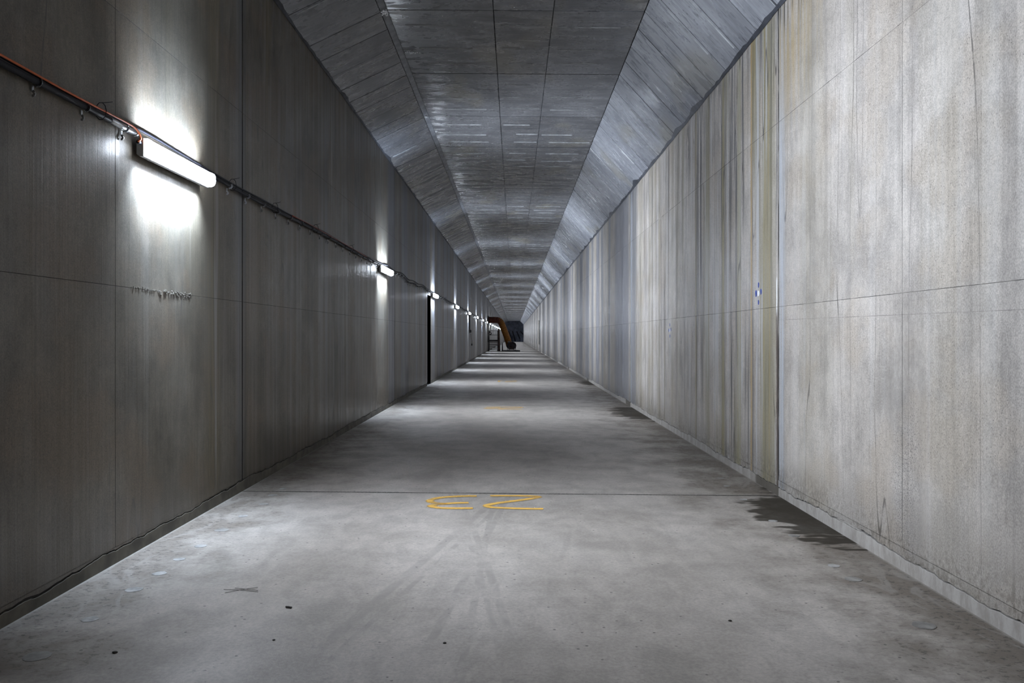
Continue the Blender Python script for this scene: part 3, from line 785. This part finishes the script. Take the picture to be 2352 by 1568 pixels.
for b in range(-1, 20):
    ya = 0.2 if b < 0 else LAMP_Y0+b*BAY+LL/2+0.03
    yb = LAMP_Y0+(b+1)*BAY-LL/2-0.06
    n = 44 if b < 4 else 10
    ys = [ya+(yb-ya)*k/n for k in range(n+1)]
    bb = b+1
    if b < 0: lab = 'black conduit on left wall running from the frame edge to the nearest lamp'
    else: lab = 'black conduit on left wall between the %s and %s lamps from the camera' % (ORD[b], ORD[b+1])
    m = MB(); m.tube([(XL+0.036, y, run_z(y, bb)) for y in ys], 0.020 if b < 0 else 0.016, 8 if b < 4 else 5)
    c = m.build('conduit', M['black'], smooth=True); tag(c, lab, 'conduit', 'conduit lengths between the lamps')
    cy = 4.773-2*0.54 if b < 0 else 8.00+b*BAY
    if b < 0: cys = [4.773-0.54*3+0.54*k for k in range(6) if 4.773-0.54*3+0.54*k < yb-0.05]
    else: cys = [cy+0.54*k for k in range(17)]
    if b < 4:
        for t in cys: obj('clip', CLIPM, c, (XL, t, run_z(t, bb)))
        ties = [5.50] if b < 0 else [cy+0.07, cy+0.54*3-0.12, cy+0.54*6.4, cy+0.54*11]
        for t in (ties if bb != 2 else []):
            z = run_z(t, bb); q = MB()
            ring = [(XL+0.041+0.036*math.cos(a), t, z+0.024+0.058*math.sin(a)) for a in [2*math.pi*k/10 for k in range(11)]]
            q.tube(ring, 0.0028, 5); q.tube(smoothpath([(XL+0.05, t, z+0.079), (XL+0.075, t+0.03, z+0.09), (XL+0.085, t+0.07, z+0.105)], 4), 0.0025, 5)
            q.build('cable_tie', M['black'], c)
        if b < 0:
            q = MB(); q.tube([(XL+0.036, yb-0.36, run_z(yb-.36, bb)), (XL+0.036, yb+0.02, run_z(yb, bb))], 0.0215, 10)
            q.tube([(XL+0.036, yb, run_z(yb, bb)), (XL+0.036, yb+0.035, run_z(yb, bb))], 0.025, 10)
            q.build('end_sleeve', M['steel'], c, smooth=True)
    else:
        q = MB()
        for t in cys[::2]:
            q.bar((XL+0.058, t, run_z(t, bb)+0.02), (XL+0.058, t, run_z(t, bb)-0.02), 0.018, 0.004); q.bar((XL+0.012, t, run_z(t, bb)-0.02), (XL+0.012, t, run_z(t, bb)-0.07), 0.018, 0.004)
        stuff(q.build('clips', M['steel'], c))
# second, thinner black cable lying on the conduits
pts = []; y = 0.2
while y < 60:
    b = max(0, int((y-LAMP_Y0)/BAY)+1) if y > LAMP_Y0 else 0
    pts.append((XL+0.028, y, run_z(y, b)+0.042+0.005*math.sin(y*2.2)+(0.024+0.012*math.sin(y*0.9) if b == 2 else 0))); y += 0.25
m = MB(); m.tube(pts, 0.0105, 6)
tag(m.build('power_cable', M['black'], smooth=True), 'thin black cable lying along the top of the conduits on left wall', 'cable')
# orange cable that enters the first lamp
yb = LAMP_Y0-LL/2
pts = [(XL+0.054, 0.2+k*0.2, run_z(0.2+k*0.2, 0)+0.031+0.004*math.sin(k*0.7)) for k in range(int((yb-0.25-0.2)/0.2)+1)]
pts += [(XL+0.064, yb-0.12, run_z(yb, 0)+0.024), (XL+0.074, yb-0.06, 3.05), (XL+0.072, yb-0.040, 3.02), (XL+0.060, yb-0.055, 3.0)]
m = MB(); m.tube(smoothpath(pts, 3), 0.0075, 6)
tag(m.build('orange_cable', M['orange_wire'], smooth=True), 'orange cable along left wall bending down into the nearest lamp', 'cable')
# dull red cable in the middle of the next bay
pts = []
y = 10.2
while y < 15.4: pts.append((XL+0.054, y, run_z(y, 1)+0.030+0.005*math.sin(y*1.9))); y += 0.2
m = MB(); m.tube(pts, 0.0065, 6)
tag(m.build('red_cable', M['red_wire'], smooth=True), 'dull red cable lying on the conduit between the two nearest lamps', 'cable')

# ------------------------------------------------------------------ socket box with drop conduit on the left wall
p = on_left(1078, 760.6)
t = thing('socket_box', 'small dark socket box under a vertical drop conduit on left wall', 'socket', (XL, p.y, p.z))
m = MB(); m.box(0.0, 0.11, -0.12, 0.12, -0.09, 0.09); m.box(0.11, 0.125, -0.10, 0.10, -0.07, 0.07); m.build('box', M['rail'], t)
m = MB(); m.tube([(0.03, -0.05, 0.09), (0.03, -0.05, 2.99-p.z)], 0.03, 8); m.build('drop_conduit', M['black'], t)
for o in (-0.05, 0.05):
    m = MB(); m.tube([(0.06, o, -0.09), (0.075, o, -0.13)], 0.03, 8); m.build('outlet', M['steel'], t)
q = on_left(1082, 791)
m = MB(); m.tube(smoothpath([(XL+0.075, p.y+0.05, p.z-0.142), (XL+0.10, p.y+0.35, p.z-0.45), (XL+0.06, q.y-0.1, q.z+0.25), (XL+0.05, q.y, q.z+0.05)], 6), 0.009, 6)
tag(m.build('hanging_lead', M['black'], smooth=True), 'thin black lead hanging from the socket box, plug at its end', 'cable')
pl = MB(); pl.tube([(XL+0.05, q.y, q.z+0.06), (XL+0.05, q.y, q.z-0.07)], 0.035, 8)
o = pl.build('plug', M['black']); o.parent = bpy.data.objects['hanging_lead']

# ------------------------------------------------------------------ fan, duct, steps at 88 m
D = 88.0; S = D/F
def at(px, py): return ((px-VX)*S, H+(VY-py)*S)
fz = floor_z(-0.4)
ax = Vector((-0.36, 1.0, 0)).normalized(); sd = Vector((1.0, 0.36, 0)).normalized()
fc = Vector((-0.16, D-0.35, fz+0.60))
t = thing('ventilation_fan', 'dark round ventilation fan on a floor skid feeding the orange duct', 'fan', (fc.x, fc.y, fz))
inv = Vector((fc.x, fc.y, fz))
def loc(v): return v-inv
def ringed(profile, c, axis, seg=28):
    """surface of revolution: profile [(distance along axis, radius)]"""
    m = MB(); u = Vector((0,0,1)); v = axis.cross(u).normalized(); n = len(profile)
    for (d, r) in profile:
        for k in range(seg):
            a = 2*math.pi*k/seg; m.v.append(tuple(c+axis*d+u*math.cos(a)*r+v*math.sin(a)*r))
    for i in range(n-1):
        for k in range(seg):
            a = i*seg+k; b = i*seg+(k+1) % seg; m.f.append((a, b, b+seg, a+seg)); m.mi.append(0)
    return m
c0 = loc(fc)
ringed([(0.03,0.36),(0.0,0.37),(-0.02,0.40),(0.0,0.415),(0.05,0.415),(0.06,0.39),(0.60,0.39),(0.61,0.415),(0.68,0.415),(0.69,0.38)], c0, ax).build('casing', M['fan'], t)
m = ringed([(0.10,0.0),(0.10,0.10),(0.16,0.12),(0.45,0.12),(0.50,0.0)], c0, ax, 16); m.build('motor_hub', M['fan'], t)
for k in range(7):
    a = 2*math.pi*k/7; r = Vector((0,0,1))*math.cos(a)+sd*math.sin(a); tt = r.cross(ax)
    m = MB(); p0 = c0+ax*0.2+r*0.10; p1 = c0+ax*0.2+r*0.35
    m.hexa([p0-tt*0.05-ax*0.04, p0+tt*0.05+ax*0.04, p1+tt*0.08+ax*0.03, p1-tt*0.08-ax*0.03,
            p0-tt*0.05-ax*0.032, p0+tt*0.05+ax*0.048, p1+tt*0.08+ax*0.038, p1-tt*0.08-ax*0.022]); m.build('blade', M['fan'], t)
m = MB()
for r in (0.09, 0.16, 0.23, 0.30):
    ring = [c0-ax*0.005+Vector((0,0,1))*math.cos(2*math.pi*k/24)*r+sd*math.sin(2*math.pi*k/24)*r for k in range(25)]
    m.tube(ring, 0.007, 5, caps=False)
for k in range(4):
    a = math.pi*k/4; r = Vector((0,0,1))*math.cos(a)+sd*math.sin(a); m.tube([c0-ax*0.008-r*0.37, c0-ax*0.008+r*0.37], 0.007, 5)
m.build('grille', M['fan'], t)
m = MB(); m.bar(c0+ax*0.3+Vector((-0.16,0,0.40)), c0+ax*0.3+Vector((-0.40,0,0.40)), 0.16, 0.16); m.build('terminal_box', M['fan_light'], t)
for o in (0.02, 0.62):
    m = MB(); m.bar(Vector((-0.80,0,0.06))+ax*o, Vector((0.80,0,0.06))+ax*o, 0.10, 0.12); m.build('skid_beam', M['rail'], t)
for s_ in (-0.52, 0.46):
    m = MB(); m.bar(Vector((s_,0,0.05))-ax*0.08, Vector((s_,0,0.05))+ax*0.78, 0.10, 0.10); m.build('skid_runner', M['rail'], t)
for (s_, o) in ((-0.33, 0.1), (0.33, 0.1), (-0.33, 0.6), (0.33, 0.6)):
    m = MB(); b0 = Vector((0,0,0.10))+ax*o+sd*s_*1.15
    m.bar(b0, c0+ax*o+sd*s_*1.12+Vector((0,0,0.02)), 0.05, 0.05); m.bar(b0+Vector((0,0,0.05)), b0-sd*s_*0.5+Vector((0,0,0.13)), 0.06, 0.03)
    m.build('foot', M['rail'], t)

back = fc+ax*0.69
path = [(XL-0.9, D+0.75, 3.33), (XL+0.2, D+0.75, 3.33), (XL+0.75, D+0.74, 3.33), (-1.62, D+0.73, 3.26), (-1.36, D+0.74, 2.98), (-1.17, D+0.76, 2.55),
        (-0.92, D+0.80, 1.90), (-0.74, D+0.86, 1.38), (-0.62, D+0.92, 0.98), (-0.55, D+0.90, 0.76), (-0.50, D+0.62, 0.62+fz), (back.x, back.y, back.z)]
dense = smoothpath(path, 26)
acc = [0.0]
for a, b in zip(dense[:-1], dense[1:]): acc.append(acc[-1]+(b-a).length)
rs = [0.335+0.018*math.cos(2*math.pi*q/0.135) for q in acc]
t = thing('air_duct', 'orange ribbed flexible air duct hanging from left wall down to the fan', 'duct', (0, 0, 0))
m = MB(); m.tube(dense, lambda i: rs[i], 20); m.build('hose', M['duct'], t, smooth=True)
m = ringed([(-0.05,0.35),(-0.05,0.372),(0.06,0.372),(0.06,0.35)], Vector(dense[-3]), ax); m.build('clamp_band', M['fan'], t)
m = ringed([(-0.04,0.345),(-0.04,0.372),(0.04,0.372),(0.04,0.345)], Vector((XL+0.06, D+0.75, 3.33)), Vector((1,0,0))); m.build('wall_collar', M['rail'], t)

# metal steps up to the hatch
t = thing('metal_steps', 'dark metal steps with railed platform below the duct on left side', 'stairs', (-2.2, D, floor_z(-2.2)))
z_ = -floor_z(-2.2)
xl, xr = -0.49, 0.44
m = MB(); m.box(xl-0.02, xr, 1.15, 2.05, 1.02, 1.20); m.build('platform', M['rail'], t)
for k in range(5):
    m = MB(); m.box(xl, xr-0.03, 0.05+0.22*k, 0.30+0.22*k, 0.17+0.20*k-0.075, 0.17+0.20*k); m.build('tread', M['rail'], t)
for x in (xl-0.03, xr):
    m = MB(); m.bar((x, 0.0, 0.02), (x, 1.2, 1.10), 0.04, 0.20); m.box(x-0.03, x+0.03, 0.0, 0.08, 0.0, 0.2); m.build('stringer', M['rail'], t)
for (x, y) in ((xl, 1.2), (xr, 1.2), (xl, 2.0), (xr, 2.0)):
    m = MB(); m.box(x-0.03, x+0.03, y-0.03, y+0.03, 0.0, 2.2); m.build('post', M['rail'], t)
for z in (1.72, 2.19):
    m = MB(); m.tube([(xl, 2.0, z), (xr, 2.0, z)], 0.022, 8); m.tube([(xr, 2.0, z), (xr, 1.2, z)], 0.022, 8); m.build('rail', M['rail'], t)
m = MB(); m.tube([(xl, 1.2, 2.19), (xl, 0.05, 1.15), (xl, 0.05, 0.05)], 0.02, 8); m.build('handrail', M['rail'], t)

a = at(1123.5, 763)
m = MB()
for k in range(4):
    ring = [(-2.50+0.02*k+0.11*math.sin(2*math.pi*i/18), D+0.1+0.02*k, 1.95+0.15*math.cos(2*math.pi*i/18)-0.02*k) for i in range(19)]
    m.tube(ring, 0.016, 6, caps=False)
o = m.build('cable_coil', M['black'], smooth=True); tag(o, 'coiled black cable hanging at the railing of the metal steps', 'cable')
bpy.data.objects['cable_coil'].location = (-0.06, -0.02, 0)

t = thing('timber_board', 'tall dark brown timber board standing right of the metal steps', 'board', (-1.60, D+0.45, floor_z(-1.6)))
m = MB(); m.hexa([(-0.12,-0.05,0),(0.12,-0.05,0),(0.05,-0.05,2.42),(-0.10,-0.05,2.42),(-0.12,0.05,0),(0.12,0.05,0),(0.05,0.05,2.42),(-0.10,0.05,2.42)]); m.build('plank', M['timber'], t)
m = MB(); m.box(-0.17, 0.17, -0.14, 0.14, 0.0, 0.06); m.build('base', M['timber'], t)

t = thing('barrier_post', 'short black barrier post on a foot between timber board and fan', 'post', (-1.24, D, floor_z(-1.24)))
m = MB(); m.tube([(0,0,0.05),(0,0,0.55),(0,0,0.90)], lambda i: (0.075, 0.055, 0.035)[i], 10); m.build('post_body', M['rail'], t)
m = MB(); m.tube([(0,0,0.0),(0,0,0.06)], 0.13, 14); m.build('foot', M['rail'], t)
m = MB(); m.tube([(-0.02,0,0.72),(-0.30,0.3,0.70)], 0.014, 6); m.build('bar', M['rail'], t)
pts = [(-1.06+0.005*k+0.05*math.sin(k*1.9), D-0.62+0.10*math.cos(k*1.3), 0.04+0.02*(k % 5)) for k in range(16)]
m = MB(); m.tube(smoothpath(pts, 4), 0.014, 6)
tag(m.build('loose_cable', M['black'], smooth=True), 'loose black cable heaped on the floor between barrier post and fan', 'cable')

# ------------------------------------------------------------------ painted numbers on the floor
def stroke(m, pts, wd):
    path = smoothpath([Vector((p.x, p.y, 0)) for p in pts], 8); N = len(path); n0 = len(m.v)
    acc = 0
    for i, p in enumerate(path):
        d = (path[min(i+1, N-1)]-path[max(i-1, 0)]).normalized(); r = Vector((-d.y, d.x, 0))*wd/2
        for sgn, u in ((-1, 0.0), (1, 1.0)):
            q = p+r*sgn; m.v.append((q.x, q.y, floor_z(q.x)+0.004)); m.uv.append((u, i/N))
    for i in range(N-1):
        m.f.append((n0+2*i, n0+2*i+1, n0+2*i+3, n0+2*i+2)); m.mi.append(0)
def number(name, strokes, wd, label):
    m = MB(); m.uv = []
    for st in strokes: stroke(m, st, wd)
    me = m.mesh(name, M['yellow'], fix=False); lay = me.uv_layers.new(name='UVMap')
    for lp in me.loops: lay.data[lp.index].uv = m.uv[lp.vertex_index]
    o = obj(name, me); return tag(o, label, 'floor marking', 'yellow bay numbers on the floor')
z1 = lambda L_: [on_floor(940+x/6.533, 1100+y/6.533) for x, y in L_]
three = [(1010,257),(800,259),(560,272),(400,293),(305,327),(340,352),(440,368),(560,372)]
three_b = [(890,357),(720,362),(560,371),(410,385),(325,407),(390,427),(520,438),(700,441),(955,440)]
two = [(1215,253),(1500,253),(1750,256),(1890,262),(1930,272),(1840,294),(1620,325),(1400,352),(1220,383),(1160,405),(1230,425),(1400,437),(1700,446),(2010,450)]
number('painted_number', [z1(three), z1(three_b), z1(two)], 0.13, 'large yellow spray-painted 23 on the floor nearest the camera, seen upside down')
def glyph(L_, cx, cy, sx, sy):
    return [Vector((cx+x*sx, cy+y*sy, 0)) for x, y in L_]
T2 = [(-.5,.42),(0,.5),(.45,.48),(.55,.32),(.2,.1),(-.35,-.2),(-.55,-.42),(-.2,-.5),(.55,-.5)]
T1 = [(.4,.3),(0,.5),(0,.1),(0,-.5)]
yn = on_floor(1143, 936.5).y
number('painted_number', [glyph(T2, -0.48, yn, 0.30, 0.42), glyph(T2, -0.08, yn-0.05, 0.46, 0.55)], 0.125,
       'faint yellow 22 on the floor, second number from the camera')
yn = on_floor(1155, 875.5).y
number('painted_number', [glyph(T1, -0.54, yn, 0.3, 0.7), glyph(T2, -0.12, yn, 0.34, 0.7)], 0.125,
       'faint yellow 21 on the floor, farthest number from the camera')

# blue survey targets on the right wall
def survey(name, c, k, label):
    t = thing(name, label, 'wall marking', c, 0, 'blue survey targets on the right wall')
    def blob(nm, oy, oz, hy, hz, mat, proud=0.0015):
        m = MB(); n = 12; n0 = 0
        rr = [random.uniform(0.85, 1.1) for _ in range(n)]
        m.v = [(-proud, oy+hy*math.cos(2*math.pi*i/n)*rr[i], oz+hz*math.sin(2*math.pi*i/n)*rr[i]) for i in range(n)]+\
              [(0.002, oy+hy*math.cos(2*math.pi*i/n)*rr[i], oz+hz*math.sin(2*math.pi*i/n)*rr[i]) for i in range(n)]
        m.f = [tuple(range(n))]+[(i, (i+1) % n, n+(i+1) % n, n+i) for i in range(n)]; m.mi = [0]*(n+1)
        m.build(nm, mat, t)
    for (oy, oz, hy, hz) in ((0, .096*k, .022, .032*k), (0, -.096*k, .022, .030*k), (.092*k, .004, .034, .036*k), (-.092*k, .016, .026, .034*k)):
        blob('dash', oy, oz, hy, hz, M['blue'])
    blob('center_spot', 0.005, 0.0, .034, .034*k, M['white_paint'], 0.002)
survey('survey_mark', on_right(1742.4, 674), 1.0, 'blue four-dash survey target with white centre beside the stained joint')
survey('survey_mark', on_right(1538.8, 758.5), 1.0, 'smaller blue four-dash survey target farther along right wall')

# ------------------------------------------------------------------ small litter on the floor
def pebble(px, py, r, label):
    m = MB(); p = on_floor(px, py); n = 8
    for (h, q) in ((0.0, 0.8), (0.35, 1.0), (0.7, 0.75), (0.9, 0.3)):
        for k in range(n):
            a = 2*math.pi*k/n; j = random.uniform(0.8, 1.15)
            m.v.append((math.cos(a)*r*q*j*1.3, math.sin(a)*r*q*j, h*r))
    for i in range(3):
        for k in range(n): m.f.append((i*n+k, i*n+(k+1) % n, (i+1)*n+(k+1) % n, (i+1)*n+k)); m.mi.append(0)
    m.f.append(tuple(3*n+k for k in range(n))); m.mi.append(0)
    tag(m.build('pebble', M['pebble'], None, p), label, 'pebble', 'dark pebbles on the floor')
pebble(1021, 1477, 0.008, 'dark pebble on floor near the bottom centre of the frame')
pebble(1677, 1426, 0.009, 'dark flat pebble on floor toward the right wall')
pebble(264, 1499, 0.011, 'dark pebble on floor near the left bottom corner')
pebble(629, 1470, 0.007, 'dark pebble on floor beside the left tyre track')
p = on_floor(663, 1396)
m = MB(); m.tube([(-0.018, 0.006, 0.006), (0.0, 0.0, 0.007), (0.020, -0.008, 0.006)], 0.0055, 6)
tag(m.build('stick', M['pebble'], None, p), 'short dark stick lying on the floor left of centre', 'stick')
p = on_floor(552, 1357)
m = MB()
for (a, b, c) in (((-0.11,0.02,.004),(0.0,0.0,.006),(0.12,-0.03,.004)), ((-0.08,-0.05,.004),(0.02,0.01,.008),(0.09,0.06,.004)), ((-0.05,0.05,.004),(0.03,0.02,.006),(0.11,0.0,.004))):
    m.tube(smoothpath([a, b, c], 5), 0.0016, 5)
tag(m.build('wire_scrap', M['pebble'], None, p), 'tangle of thin dark wire scraps on the left part of the floor', 'wire')
